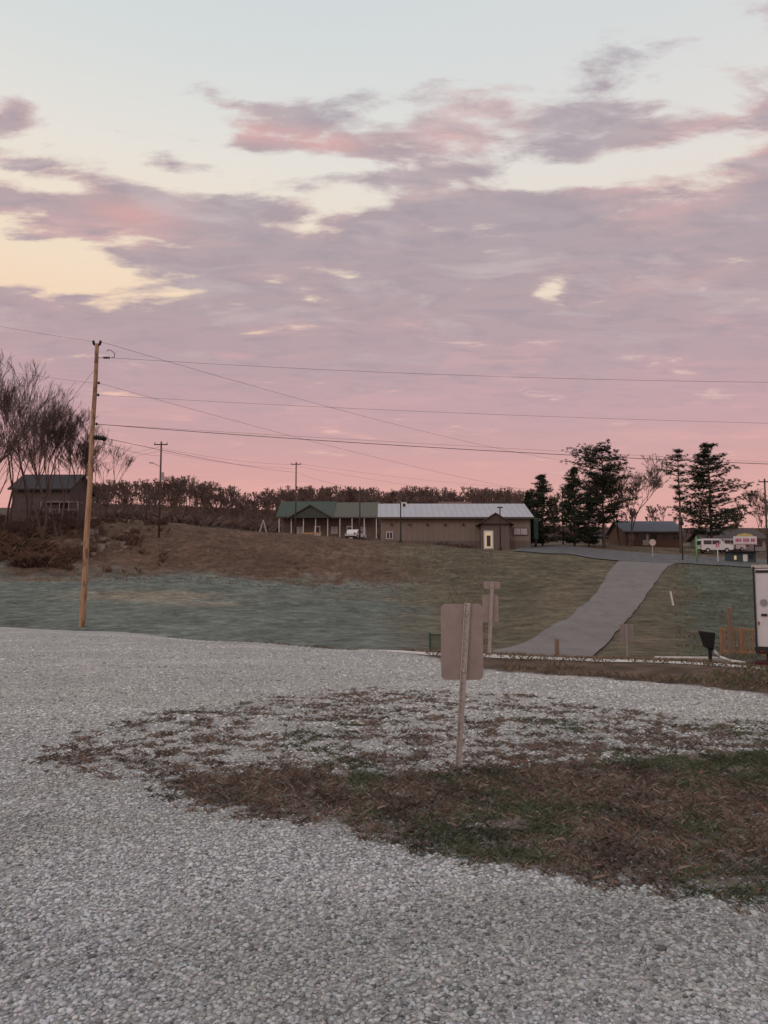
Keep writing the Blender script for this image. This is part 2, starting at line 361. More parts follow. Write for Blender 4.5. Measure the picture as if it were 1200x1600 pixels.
# ---------------- roads ----------------
m,t,b=newmat('asphalt_mat')
tc=t.n.new('ShaderNodeTexCoord').outputs['Object']
nz1=t.noise(tc,.5,6,.6); nz2=t.noise(tc,30,3,.7); nz3=t.noise(t.scalev(tc,(1,.25,1)),1.6,6,.65)
c1=t.ramp(nz1,[(.3,C(.155,.138,.125)),(.7,C(.25,.222,.20))])
c1=t.mix(.45,c1,t.ramp(nz2,[(.3,C(.12,.108,.10)),(.7,C(.31,.28,.26))]))
c1=t.mix(t.M('MULTIPLY',t.step(nz3,.5,.66),.5),c1,C(.13,.118,.108))
t.set(b.inputs['Base Color'],c1); b.inputs['Roughness'].default_value=.85
M_road=m
M_road2=mat('asphalt_upper_mat',C(.14,.135,.135),.8,.3,1.2)
def strip(name,Lp,Rp,mt,na=8,sub=6,off=.05):
    def dens(pts):
        o=[]
        for i in range(len(pts)-1):
            for k in range(sub):
                tt=k/sub; p0=pts[max(i-1,0)];p1=pts[i];p2=pts[i+1];p3=pts[min(i+2,len(pts)-1)]
                o.append(.5*((2*p1)+(p2-p0)*tt+(2*p0-5*p1+4*p2-p3)*tt*tt+(3*p1-p0-3*p2+p3)*tt**3))
        o.append(pts[-1]); return o
    l=dens(Lp); r=dens(Rp); vs=[];fs=[]
    for i,(a,b_) in enumerate(zip(l,r)):
        for k in range(na+1):
            q=a.lerp(b_,k/na+(0 if 0<k<na else .025*mn.noise((i*.9,k*3.1,0)))); edge=.0 if 0<k<na else -.02
            vs.append((q.x,q.y,H(q.x,q.y)+off+edge))
    for i in range(len(l)-1):
        for k in range(na):
            o=i*(na+1)+k; fs.append((o,o+1,o+na+2,o+na+1))
    mb=MB(); mb.add(vs,fs,mt); return mb.obj(name,True)
def XY(u,Y): return Vector(((u-600)/F*Y,Y,0))
def wp(pts): return [W(*q,20) for q in pts]
Lp=[XY(1062,100),XY(985,88)]+wp([(960,884),(944,908),(922,938),(888,968),(850,987)])+[XY(795,29.5),XY(740,26)]
Rp=[XY(1150,96),XY(1075,85)]+wp([(1043,886),(1020,917),(1000,945),(983,967),(962,990)])+[XY(915,24.8),XY(880,20)]
strip('road',Lp,Rp,M_road,10,8,.08)
strip('parking_lot',[XY(800,88),XY(850,87),XY(900,85),XY(950,83),XY(1000,82),XY(1060,81.5),XY(1130,80),XY(1250,79),XY(1800,80)],
      [XY(810,96),XY(850,103),XY(890,102),XY(935,97),XY(990,95),XY(1060,96),XY(1130,97),XY(1250,97),XY(1800,98)],M_road2,8,5,.12)
M_conc=mat('concrete_mat',C(.62,.58,.54),.85,.2,4)
strip('gravel_path',[XY(560,18.6),XY(650,17.0),XY(760,16.6),XY(900,16.0),XY(1020,15.7),XY(1130,15.2),XY(1300,14.2)],
      [XY(560,17.8),XY(650,16.3),XY(760,15.7),XY(900,15.1),XY(1020,14.8),XY(1130,14.3),XY(1300,13.3)],M_conc,3,5,.03)
# ---------------- common mats ----------------
M_galv=mat('galvanized_steel',C(.50,.46,.43),.5,.2,20,.3)
M_signback=mat('sign_aluminium',C(.36,.30,.275),.45,.14,5,.3)
M_dark=mat('dark_metal',C(.03,.03,.032),.6,.2)
M_black=mat('black_plastic',C(.018,.018,.02),.5,.2)
M_white=mat('white_paint',C(.75,.74,.73),.45,.06)
M_glass=mat('window_glass',C(.03,.035,.045),.12,.1,spec=.6)
M_rubber=mat('rubber',C(.02,.02,.02),.9,.2)
M_bark=mat('bark',C(.13,.095,.075),.95,.35,6,stretch=(1,1,.2),bump=.5)
M_twig=mat('twig_mat',C(.13,.09,.075),.95,.2)
M_wood=mat('post_wood',C(.24,.165,.12),.9,.3,4,stretch=(6,6,.5))
M_poled=mat('old_pole_wood',C(.10,.08,.07),.9,.3,4,stretch=(6,6,.5))
m,t,b=newmat('pole_wood')
tc=t.n.new('ShaderNodeTexCoord').outputs['Object']
a1=t.noise(t.scalev(tc,(14,14,.5)),2,8,.65); a2=t.noise(t.scalev(tc,(5,5,1.4)),1.1,5,.6)
c1=t.ramp(a1,[(.3,C(.24,.135,.08)),(.5,C(.46,.28,.165)),(.72,C(.62,.42,.27))])
c1=t.mix(t.M('MULTIPLY',t.step(a2,.50,.62),.75),c1,C(.15,.09,.06))
t.set(b.inputs['Base Color'],c1); b.inputs['Roughness'].default_value=.85
M_pole=m
# ---------------- near pole ----------------
base=W(128,980,22); top=P(152,537,base.y)
base=Vector((base.x,base.y,H(base.x,base.y)-.1))
e=empty('utility_pole',base)
tl=top-base
mb=MB()
K=14; prev=Vector((0,0,0))
for i in range(K):
    p1=tl*((i+1)/K)+Vector((.015*math.sin(i*1.3),0,0)); mb.tube(prev,p1,.155-.06*i/K,.155-.06*(i+1)/K,M_pole,14,i==K-1); prev=p1
mb.obj('pole_shaft',True,e)
def onp(v):
    f=(980-v)/(980-537); return tl*f
mb=MB()
for dx in(-.15,.12):
    q=tl+Vector((dx,0,-.05)); mb.tube(q-Vector((dx*.9,0,.2)),q,.03,.03,M_dark,6); mb.tube(q,q+Vector((dx*.3,0,.12)),.065,.07,M_dark,8); mb.tube(q+Vector((dx*.3,0,.12)),q+Vector((dx*.3,0,.22)),.075,.04,M_dark,8)
for v in(600,619,665):
    q=onp(v); mb.tube(q,q+Vector((.22,-.03,0)),.022,.022,M_dark,6); mb.tube(q+Vector((.2,-.03,-.06)),q+Vector((.2,-.03,.06)),.055,.055,M_dark,8)
q=onp(560)
mb.tube(q,q+Vector((.35,-.05,0)),.014,.014,M_dark,6)
for k in range(5): mb.tube(q+Vector((.38+k*.07,-.05,0)),q+Vector((.41+k*.07,-.05,0)),.06,.06,M_dark,8)
pp=[q+Vector((.75,-.05,0)),q+Vector((.92,-.05,.02)),q+Vector((.95,-.05,.2)),q+Vector((.78,-.05,.36)),q+Vector((.6,-.05,.42)),q+Vector((.55,-.05,.33))]
for a_,b_ in zip(pp,pp[1:]): mb.tube(a_,b_,.016,.016,M_dark,6)
mb.obj('insulators',True,e)
mb=MB(); q=onp(688)
mb.tube(q+Vector((.15,-.12,.05)),q+Vector((.72,-.12,-.03)),.10,.11,M_black,12); mb.tube(q,q+Vector((.16,-.12,.10)),.02,.02,M_black,6)
for k in range(4): mb.tube(q+Vector((.26+k*.11,-.12,.04-.012*k)),q+Vector((.29+k*.11,-.12,.037-.012*k)),.13,.13,M_black,12)
mb.obj('splice_closure',True,e)
B=base
# ---------------- wires ----------------
cu=bpy.data.curves.new('power_lines','CURVE'); cu.dimensions='3D'; cu.bevel_depth=1.0; cu.bevel_resolution=1
def wire(p0,p1,sag,r,n=24):
    s=cu.splines.new('POLY'); s.points.add(n)
    for i in range(n+1):
        tt=i/n; q=p0.lerp(p1,tt); s.points[i].co=(q.x,q.y,q.z-4*sag*tt*(1-tt),1); s.points[i].radius=r
def wp3(v,dx=0,dy=0): return B+onp(v)+Vector((dx,dy,0))
T=B+tl
py=B.y
wire(P(-500,395,py-8),T+Vector((-.14,0,.1)),.3,.005)
wire(T+Vector((.12,0,.12)),P(1010,735,110),1.3,.008)
wire(wp3(560,.75,-.05),P(2300,580,34),.9,.007)
wire(wp3(619,.2),P(2300,672,34),.55,.006)
wire(wp3(665,.2),P(2300,748,34),.65,.015)
wire(P(-500,480,py-6),wp3(600,-.1),.3,.005)
wire(wp3(600,.2),P(1010,790,105),1.2,.007)
wire(wp3(665,.1),P(2300,765,60),.4,.006)
wire(wp3(688,.72,-.12),P(462,738,108),.25,.014)
wire(P(462,738,108),P(562,763,100),.3,.012)
wire(P(562,763,100),P(700,775,96),.3,.012)
wire(wp3(690,.1),P(250,712,80),.2,.010)
for v in(700,706): wire(P(250,v,80),P(462,v+26,108),.4,.010)
for v in(698,704): wire(P(250,v,80),P(60,v+35,110),.3,.010)
wire(P(462,728,108),P(1005,800,120),.8,.010); wire(P(462,724,108),P(850,765,140),.5,.010)
wire(wp3(580,-.1),P(-90,880,py-3),0,.008)
wire(P(1197,770,70),P(1060,800,80),.1,.01)
wob=bpy.data.objects.new('power_lines',cu); scene.collection.objects.link(wob); cu.materials.append(M_black)
# ---------------- distant poles ----------------
def upole(u,v0,v1,Y,arms=2,lamp=False,r=.13):
    b0=P(u,v0,Y); g=H(b0.x,Y); t_=P(u,v1,Y).z
    e=empty('utility_pole',Vector((b0.x,Y,g-.2))); h=t_-g+.2
    mb=MB(); mb.tube((0,0,0),(0,0,h),r,r*.65,M_poled,8); mb.obj('pole_shaft',True,e)
    mb=MB()
    for k in range(arms):
        z=h-.35-k*1.0; w=.75-.3*k
        mb.box(-w,w,-.06-r,.0-r,z-.06,z+.06,M_poled)
        for x in(-w+.08,0,w-.08): mb.tube((x,-r,z+.06),(x,-r,z+.26),.045,.03,M_dark,6)
    if arms==0: mb.tube((0,-r,h-.3),(0,-r-.12,h-.2),.04,.04,M_dark,6)
    if lamp:
        mb.tube((0,0,h*.74),(-.9,0,h*.78),.03,.03,M_dark,6); mb.box(-1.25,-.85,-.1,.1,h*.78-.05,h*.78+.06,M_galv)
        mb.tube((.25,-.1,h*.60),(.25,-.1,h*.68),.18,.18,M_galv,8)
    mb.obj('crossarms',False,e)
upole(249,808,690,80,1,True); upole(462,800,722,108,1); upole(562,836,760,100,0); upole(402,825,795,125,0)
upole(228,810,752,110,1); upole(1199,850,748,80,1); upole(880,850,770,115,0)
# ---------------- signs ----------------
def sign(name,hpx,panels,lean,rot,w,b0):
    s=b0.y/F
    e=empty(name,b0,rot)
    H_=hpx*s; mb=MB()
    tx=lean*s
    for (xa,xb,ya,yb) in((-w/2,w/2,-.004,0),(-w/2,-w/2+.006,-.024,-.0045),(w/2-.006,w/2,-.024,-.0045)):
        vs=[(xa,ya,-.05),(xb,ya,-.05),(xb,yb,-.05),(xa,yb,-.05),(xa+tx,ya,H_),(xb+tx,ya,H_),(xb+tx,yb,H_),(xa+tx,yb,H_)]
        mb.add(vs,[(0,3,2,1),(4,5,6,7),(0,1,5,4),(1,2,6,5),(2,3,7,6),(3,0,4,7)],M_galv)
    for k in range(int(H_/.05)):
        z=.03+k*.05; xc=tx*z/H_; mb.box(xc-.0035,xc+.0035,-.0062,-.0042,z-.0035,z+.0035,M_dark)
    mb.obj('post',False,e)
    for k,(x0,x1,z0,z1,dy) in enumerate(panels):
        wd=(x1-x0)*s; hg=(z1-z0)*s; cx=(x0+x1)/2*s; cz=(z0+z1)/2*s
        mb=MB(); pts=[(cx+a,cz+b_) for a,b_ in rrect(wd,hg,min(.05,wd*.12))]
        mb.prof(pts,.006+dy,.010+dy,M_signback)
        for zz_ in(cz+hg*.38,cz-hg*.38):
            tt=tx*zz_/H_; mb.tube((tt,-.03,zz_),(tt,.006+dy,zz_),.012,.012,M_galv,6)
        mb.obj('panel_%d'%(k+1),False,e)
    return e
g=G(715,1198)
sign('traffic_sign',248,[(-24,41,130,246,0)],17,0,.055,Vector((g[0],g[1],0)))
sign('traffic_sign',115,[(-7,19,104,115,.0),(-9,16,52,94,.03)],6,0,.07,Vector(((762-600)/F*16,16,H((762-600)/F*16,16))))
x=(975-600)/F*24.7
sign('traffic_sign',55,[(-10,11,27,55,0)],0,0,.06,Vector((x,24.7,H(x,24.7))))
b0=W(1020,872,60); e=empty('stop_sign',b0); s=b0.y/F
mb=MB(); mb.tube((0,0,0),(0,0,26*s),.05,.05,M_galv,6); mb.obj('post',False,e)
mb=MB(); mb.prof([(.42*math.cos(math.radians(22.5+45*k)),24*s+.42*math.sin(math.radians(22.5+45*k))) for k in range(8)],-.1,-.07,mat('sign_face_pale',C(.6,.5,.46),.5,.1)); mb.obj('panel',False,e)
def post(name,u,v,y0,hpx,wd,m,Y=None):
    b0=gp(u,Y) if Y else W(u,v,y0)
    s=b0.y/F; mb=MB(); mb.box(-wd/2,wd/2,-wd/2,wd/2,-.2,hpx*s-.02,m); mb.add([(-wd/2,-wd/2,hpx*s-.02),(wd/2,-wd/2,hpx*s-.02),(wd/2,wd/2,hpx*s-.02),(-wd/2,wd/2,hpx*s-.02),(0,0,hpx*s+.01)],[(0,1,4),(1,2,4),(2,3,4),(3,0,4)],m)
    return mb.obj(name,False,None,b0)
post('wooden_post',867,1020,20,28,.13,M_wood,26)
post('wooden_post',1135,1026,20,76,.12,M_wood,26)
o=post('marker_post',1052,946,30,22,.09,M_white); o.rotation_euler[1]=math.radians(-10)
# ---------------- fence, gate ----------------
M_fence=mat('fence_wood',C(.34,.20,.12),.85,.25,5,stretch=(4,4,.6))
f0=gp(1122,27); f1=gp(1186,25.5)
e=empty('wooden_fence',f0); mb=MB(); d=f1-f0; L_=d.length; n=int(L_/.13)
for i in range(n+1):
    q=d*(i/n)
    if i%6==0: mb.box(q.x-.05,q.x+.05,q.y-.05,q.y+.05,q.z-.1,q.z+1.0,M_fence)
    else: mb.box(q.x-.018,q.x+.018,q.y-.02,q.y+.02,q.z+.12,q.z+.86,M_fence)
mb.obj('pickets',False,e)
mb=MB()
for z in(.1,.88):
    vs=[]
    for q in(Vector((0,0,0)),d):
        vs+=[(q.x,q.y-.03,q.z+z),(q.x,q.y+.03,q.z+z),(q.x,q.y+.03,q.z+z+.07),(q.x,q.y-.03,q.z+z+.07)]
    mb.add(vs,[(0,1,2,3),(7,6,5,4),(0,4,5,1),(1,5,6,2),(2,6,7,3),(3,7,4,0)],M_fence)
mb.obj('rails',False,e)
M_green=mat('green_paint',C(.03,.09,.06),.5,.15)
g0=gp(671,25); e=empty('metal_gate',g0); mb=MB()
for k in range(7): mb.tube((k*.07,k*.05,-.1),(k*.07,k*.05,.75),.013,.013,M_green,6)
for z in(.1,.72): mb.tube((0,0,z),(.42,.30,z+.0),.018,.018,M_green,6)
mb.tube((0,0,-.2),(0,0,.8),.03,.03,M_green,8); mb.tube((.42,.3,-.2),(.42,.3,.8),.03,.03,M_green,8)
mb.obj('bars',False,e)
b0=gp(1103,18); e=empty('drain_pump',b0); mb=MB()
mb.box(-.04,.04,-.04,.04,-.1,.45,M_black); mb.box(-.14,.14,-.12,.12,-.05,.05,M_black)
mb.add([(-.10,-.1,.36),(.06,-.1,.28),(.12,-.1,.72),(-.22,-.1,.76),(-.10,.15,.36),(.06,.15,.28),(.12,.15,.72),(-.22,.15,.76)],[(0,1,2,3),(7,6,5,4),(0,4,5,1),(1,5,6,2),(2,6,7,3),(3,7,4,0)],M_black)
mb.obj('pump_body',False,e,bevel=.03)
mb=MB(); pts=[Vector((.08,0,.30)),Vector((.22,0,.14)),Vector((.45,-.1,.05)),Vector((.75,-.2,.02))]
for a_,b_ in zip(pts,pts[1:]): mb.tube(a_,b_,.035,.035,M_white,8)
mb.obj('drain_pipe',True,e)
c0=gp(1020,18.5); mb=MB(); mb.box(0,1.7,0,.2,-.2,.10,M_conc); mb.obj('concrete_curb',False,None,c0,-.06,.02)
# ---------------- trailer ----------------
tb=gp(1174,17.0)
M_red=mat('red_lens',C(.22,.02,.02),.3,.1); M_mark=mat('badge_grey',C(.3,.3,.32),.4,.1); M_trw=mat('trailer_white',C(.66,.65,.66),.4,.08)
e=empty('cargo_trailer',tb,-.53); hT=V(884,17.0)-tb.z
mb=MB(); mb.box(.02,2.3,.0,5.0,.42,hT-.05,M_trw); mb.obj('body',False,e,bevel=.05)
mb=MB(); mb.box(-.0,.04,-.03,-.002,.40,hT-.02,M_dark); mb.box(.06,2.24,-.02,-.002,hT-.16,hT-.1,M_dark); mb.box(.0,2.3,-.05,-.003,.3,.46,M_dark)
mb.box(-.02,2.32,-.02,5.02,hT-.05,hT+.02,M_galv); mb.box(.36,.375,-.012,-.002,.5,hT-.2,M_dark)
mb.box(-.02,.0,-.0,5.0,.36,.44,M_dark)
for z in(.7,1.3,1.9): mb.box(.33,.41,-.03,-.004,z,z+.05,M_galv)
mb.obj('trim',False,e)
mb=MB(); mb.box(.10,.18,-.09,-.052,.34,.38,M_red); mb.box(.07,.10,-.03,-.004,.95,1.02,M_red); mb.obj('tail_light',False,e)
mb=MB(); mb.prof([(.20+.08*math.cos(k*.5236),1.45+.08*math.sin(k*.5236)) for k in range(12)],-.02,-.004,M_mark); mb.box(.14,.26,-.03,-.004,1.15,1.2,M_dark); mb.obj('badge',False,e)
mb=MB()
for x in(.12,1.95):
    for y in(1.8,2.7): mb.tube((x,y,.32),(x+.22,y,.32),.32,.32,M_rubber,20); mb.tube((x-.01,y,.32),(x+.23,y,.32),.17,.17,M_galv,12)
mb.tube((.25,.05,.0),(.25,.05,.4),.04,.04,M_dark,8); mb.box(.15,.35,-.05,.15,.0,.03,M_dark)
mb.obj('wheels',False,e)
mb=MB(); mb.box(-.02,1.2,-.3,.0,0,.16,mat('wheel_chock',C(.06,.015,.015),.7,.3)); mb.obj('ramp',False,e,bevel=.03)
# ---------------- buildings ----------------
def wallmat(name,c,ribs,axis='X'):
    m,t,b=newmat(name); tc=t.n.new('ShaderNodeTexCoord').outputs['Object']
    w=t.n.new('ShaderNodeTexWave'); w.inputs['Scale'].default_value=ribs; w.wave_profile='SAW'; w.bands_direction=axis; t.set(w.inputs[0],tc)
    n=t.noise(tc,.7,5)
    cc=t.mix(t.M('MULTIPLY',t.step(w.outputs[1],.75,.95),.35),c,tuple(x*.45 for x in c[:3])+(1,))
    cc=t.mix(t.M('MULTIPLY',t.step(n,.4,.65),.3),cc,tuple(x*.75 for x in c[:3])+(1,))
    t.set(b.inputs['Base Color'],cc); b.inputs['Roughness'].default_value=.7; return m
M_tan=wallmat('tan_siding',C(.24,.195,.16),.45); M_wains=wallmat('brown_wainscot',C(.16,.125,.105),.45)
M_mroof=wallmat('light_metal_roof',C(.50,.50,.53),.4)
M_groof=wallmat('green_metal_roof',C(.055,.075,.055),.5)
M_lit=mat('lit_window',C(.5,.45,.33),.4,.1,emit=(lin(255,225,170),.3)); M_sil=mat('pale_window',C(.45,.42,.41),.3,.1)
M_trim=mat('trim_brown',C(.10,.075,.06),.7,.2); M_brick=mat('brick_brown',C(.14,.085,.065),.9,.25,9)
def win(mb,x0,x1,z0,z1,y,glass,frame):
    mb.box(x0-.09,x1+.09,y-.05,y-.003,z0-.09,z1+.09,frame); mb.box(x0,x1,y-.07,y-.052,z0,z1,glass)
    xm=(x0+x1)/2; mb.box(xm-.03,xm+.03,y-.09,y-.072,z0,z1,frame)
Y0=97.; x0=P(595,850,Y0).x; x1=P(829,850,Y0).x; zb=V(858,Y0); W_=x1-x0
e=empty('shop_building',(x0,Y0,zb)); ze=V(809,Y0)-zb; zr=V(789,Y0+6)-zb
mb=MB(); mb.box(0,W_,0,12,-1,ze,M_tan); mb.profx([(0.0,ze),(6,zr-.1),(12,ze)],.01,W_-.01,M_tan); mb.obj('walls',False,e)
mb=MB(); mb.box(-.02,W_+.02,-.06,-.004,-1,1.1,M_wains); mb.obj('wainscot',False,e)
mb=MB(); mb.profx([(-.6,ze-.12),(6,zr),(12.6,ze-.12),(12.6,ze+.06),(6,zr+.18),(-.6,ze+.06)],-.4,W_+.4,M_mroof); mb.obj('roof',False,e)
mb=MB(); mb.box(-.4,W_+.4,-.68,-.605,ze-.2,ze+.05,M_trim); mb.obj('gutter',False,e)
pe0=P(746,850,Y0).x-x0; pe1=P(797,850,Y0).x-x0; pm=(pe0+pe1)/2; zp=V(803,Y0-1.5)-zb
mb=MB(); mb.box(pe0+.3,pe1-.3,-1.4,-.07,-.5,ze-.9,M_wains); mb.prof([(pe0,ze-.9),(pe1,ze-.9),(pm,zp)],-1.8,2.5,M_trim); mb.obj('entrance_porch',False,e)
mb=MB()
for sx,ex in((pe0-.25,pm),(pe1+.25,pm)):
    mb.add([(sx,-2,ze-1.1),(ex,-2,zp+.02),(ex,-2,zp+.16),(sx,-2,ze-.96),(sx,3,ze-1.1),(ex,3,zp+.02),(ex,3,zp+.16),(sx,3,ze-.96)],[(0,1,2,3),(7,6,5,4),(0,4,5,1),(1,5,6,2),(2,6,7,3),(3,7,4,0)],M_trim)
mb.obj('porch_roof',False,e)
mb=MB(); dx=P(761,850,Y0).x-x0; mb.box(dx-.62,dx+.62,-1.46,-1.402,-.3,2.35,M_white); mb.box(dx-.45,dx+.45,-1.5,-1.462,.1,2.15,M_lit); mb.box(dx-.25,dx+.25,-1.53,-1.502,.3,1.7,M_glass); mb.obj('door',False,e)
mb=MB()
for ua,ub,za,zc_ in((778,788,2.2,2.9),(803,824,1.9,2.7)): 
    win(mb,P(ua,850,Y0).x-x0,P(ub,850,Y0).x-x0,za,zc_,-.06,M_lit if ua<790 else M_sil,M_trim)
win(mb,.8,1.5,1.4,2.2,-.06,M_glass,M_white)
mb.obj('windows',False,e)
mb=MB()
for k in range(5):
    x=P(612+k*28,850,Y0).x-x0; mb.box(x-.12,x+.12,-.3,-.07,ze-1.0,ze-.8,M_dark)
mb.obj('wall_lamps',False,e)
mb=MB()
for k in range(14):
    u=680+k*4.5; q=gp(u,93+random.random()*2); r=.25+random.random()*.35
    for a in range(14):
        th=random.random()*6.28; mb.tube(q+Vector((random.uniform(-.2,.2),0,-.1)),q+Vector((math.cos(th)*r,math.sin(th)*r,r*1.2)),.07,.02,M_twig,4)
mb.obj('shrubs')
Y1=119.; x0=P(434,838,Y1).x; x1=P(590,838,Y1).x; zb=V(842,Y1); W_=x1-x0; ze=V(808,Y1)-zb; zr=V(785,Y1+5)-zb
M_bw=mat('board_wall',C(.17,.13,.105),.8,.2,2)
e=empty('shop_building',(x0,Y1,zb))
mb=MB(); mb.box(.3,W_-.3,1.8,11,-1,ze,M_bw); mb.obj('walls',False,e)
M_groof2=wallmat('faded_green_roof',C(.12,.115,.085),.5)
mb=MB(); mb.profx([(-.3,ze-.1),(5.5,zr),(11.3,ze-.1),(11.3,ze+.1),(5.5,zr+.2),(-.3,ze+.1)],-.3,W_*.56,M_groof); mb.profx([(-.3,ze-.15),(5.5,zr-.15),(11.3,ze-.15),(11.3,ze+.05),(5.5,zr+.05),(-.3,ze+.05)],W_*.56+.01,W_+.3,M_groof2); mb.obj('roof',False,e)
a0=P(452,838,Y1).x-x0; a1=P(518,838,Y1).x-x0; am=(a0+a1)/2; zp=V(790,Y1)-zb
mb=MB(); mb.prof([(a0,ze-.15),(a1,ze-.15),(am,zp)],-.6,-.5,M_groof)
for sx in(a0-.3,a1+.3): mb.add([(sx,-.9,ze-.3),(am,-.9,zp),(am,-.9,zp+.18),(sx,-.9,ze-.1),(sx,5,ze-.3),(am,5,zp),(am,5,zp+.18),(sx,5,ze-.1)],[(0,1,2,3),(7,6,5,4),(0,4,5,1),(1,5,6,2),(2,6,7,3),(3,7,4,0)],M_groof2)
mb.obj('gable',False,e)
mb=MB()
for k in range(9): x=.2+k*(W_-.4)/8; mb.box(x-.06,x+.06,-.1,.03,-1,ze-.12,M_white)
mb.obj('columns',False,e)
mb=MB(); mb.box(0,W_,-.3,1.8,-1,.02,M_bw); mb.obj('porch_floor',False,e)
mb=MB()
for k,xx_ in enumerate((1.2,3.4,6.2,9.0,11.5,13.6)):
    if k in(2,4): mb.box(xx_-.5,xx_+.5,1.72,1.797,.12,2.2,M_white); mb.box(xx_-.35,xx_+.35,1.69,1.717,.9,2.0,M_glass)
    else: win(mb,xx_-.55,xx_+.55,.9,2.1,1.8,M_sil if k%2 else M_glass,M_bw)
mb.obj('windows',False,e)
M_ply=mat('plywood',C(.5,.32,.17),.8,.1)
mb=MB(); q0=P(474,838,Y1).x-x0; mb.box(q0,q0+3,-1.2,-.9,.7,.95,M_ply); mb.box(q0,q0+3,-1.2,-.9,.3,.42,M_ply)
for k in range(5): mb.box(q0+k*.7,q0+k*.7+.1,-1.195,-1.0,-.3,.699,M_ply)
mb.obj('porch_bench',False,e)
Y2=95.; x0=P(18,800,Y2).x; zb=V(806,Y2); e=empty('farmhouse',(x0,Y2,zb)); W_=P(108,800,Y2).x-x0
M_dkroof=mat('dark_shingle',C(.055,.05,.055),.9,.2,6); M_hw=mat('house_wall',C(.10,.08,.075),.8,.15); M_dw=mat('weathered_white',C(.30,.27,.26),.8,.2)
zh=V(765,Y2)-zb; zr=V(738,Y2)-zb
mb=MB(); mb.box(0,W_,0,7,-2,zh,M_hw); mb.profx([(0,zh),(3.5,zr-.1),(7,zh)],.02,W_-.02,M_hw); mb.obj('walls',False,e)
mb=MB(); mb.profx([(-.5,zh-.1),(3.5,zr),(7.5,zh-.1),(7.5,zh+.1),(3.5,zr+.2),(-.5,zh+.1)],-.4,W_+.4,M_dkroof); mb.obj('roof',False,e)
mb=MB(); mb.box(W_*.6,W_+1.8,-1.6,-.02,1.6,1.7,M_dw)
for k in range(5): x=W_*.6+k*(W_*.4+1.7)/4; mb.box(x,x+.10,-1.6,-1.5,-1,1.6,M_dw)
for z in(.2,.7): mb.box(W_*.6,W_+1.8,-1.58,-1.52,z,z+.05,M_dw)
for k in range(16): x=W_*.6+k*(W_*.4+1.7)/15; mb.box(x,x+.03,-1.575,-1.53,.26,.7,M_dw)
mb.obj('porch',False,e)
mb=MB()
for x in(1,3,5.2): win(mb,x,x+.8,.8,2,0,M_glass,M_bw)
mb.obj('windows',False,e)
def house(name,u0,u1,vb,ve,vr,Y,dep,mw,mr,chim=False,windows=3,gl=M_glass,fr=None):
    x0=P(u0,vb,Y).x; x1=P(u1,vb,Y).x; zb=V(vb,Y); W_=x1-x0; zh=V(ve,Y)-zb; zr=V(vr,Y)-zb
    e=empty(name,(x0,Y,zb)); mb=MB(); mb.box(0,W_,0,dep,-2,zh,mw)
    mb.profx([(0,zh),(dep/2,zr-.1),(dep,zh)],.02,W_-.02,mw); mb.obj('walls',False,e)
    mb=MB(); mb.profx([(-.5,zh-.12),(dep/2,zr),(dep+.5,zh-.12),(dep+.5,zh+.08),(dep/2,zr+.2),(-.5,zh+.08)],-.5,W_+.5,mr); mb.obj('roof',False,e)
    mb=MB()
    for k in range(windows):
        x=W_*(k+.5)/windows; win(mb,x-.5,x+.5,.9,min(2.1,zh-.4),0,gl,fr or M_bw)
    mb.box(W_*.3,W_*.3+.95,-.045,-.0035,0,min(2.1,zh-.3)-.03,M_sil)
    mb.obj('windows',False,e)
    if chim: mb=MB(); mb.box(W_*.6,W_*.6+.7,dep/2-.3,dep/2+.4,zr-.6,zr+1,M_brick); mb.obj('chimney',False,e)
    return e
house('brick_house',978,1066,852,831,813,118,9,M_brick,mat('grey_shingle',C(.13,.14,.16),.8,.2,5),False,5)
house('bungalow',912,978,850,839,829,135,8,M_bw,M_dkroof,False,3,M_lit)
house('house',1112,1196,862,842,826,116,8,mat('pale_siding',C(.4,.36,.34),.8,.1),mat('brown_shingle',C(.13,.10,.095),.9,.2,5),True,4)
house('red_shed',690,735,800,792,783,150,6,M_brick,mat('rust_roof',C(.16,.09,.075),.9,.2),False,2)
house('cottage',760,812,805,795,786,160,8,M_hw,M_dkroof,False,3)
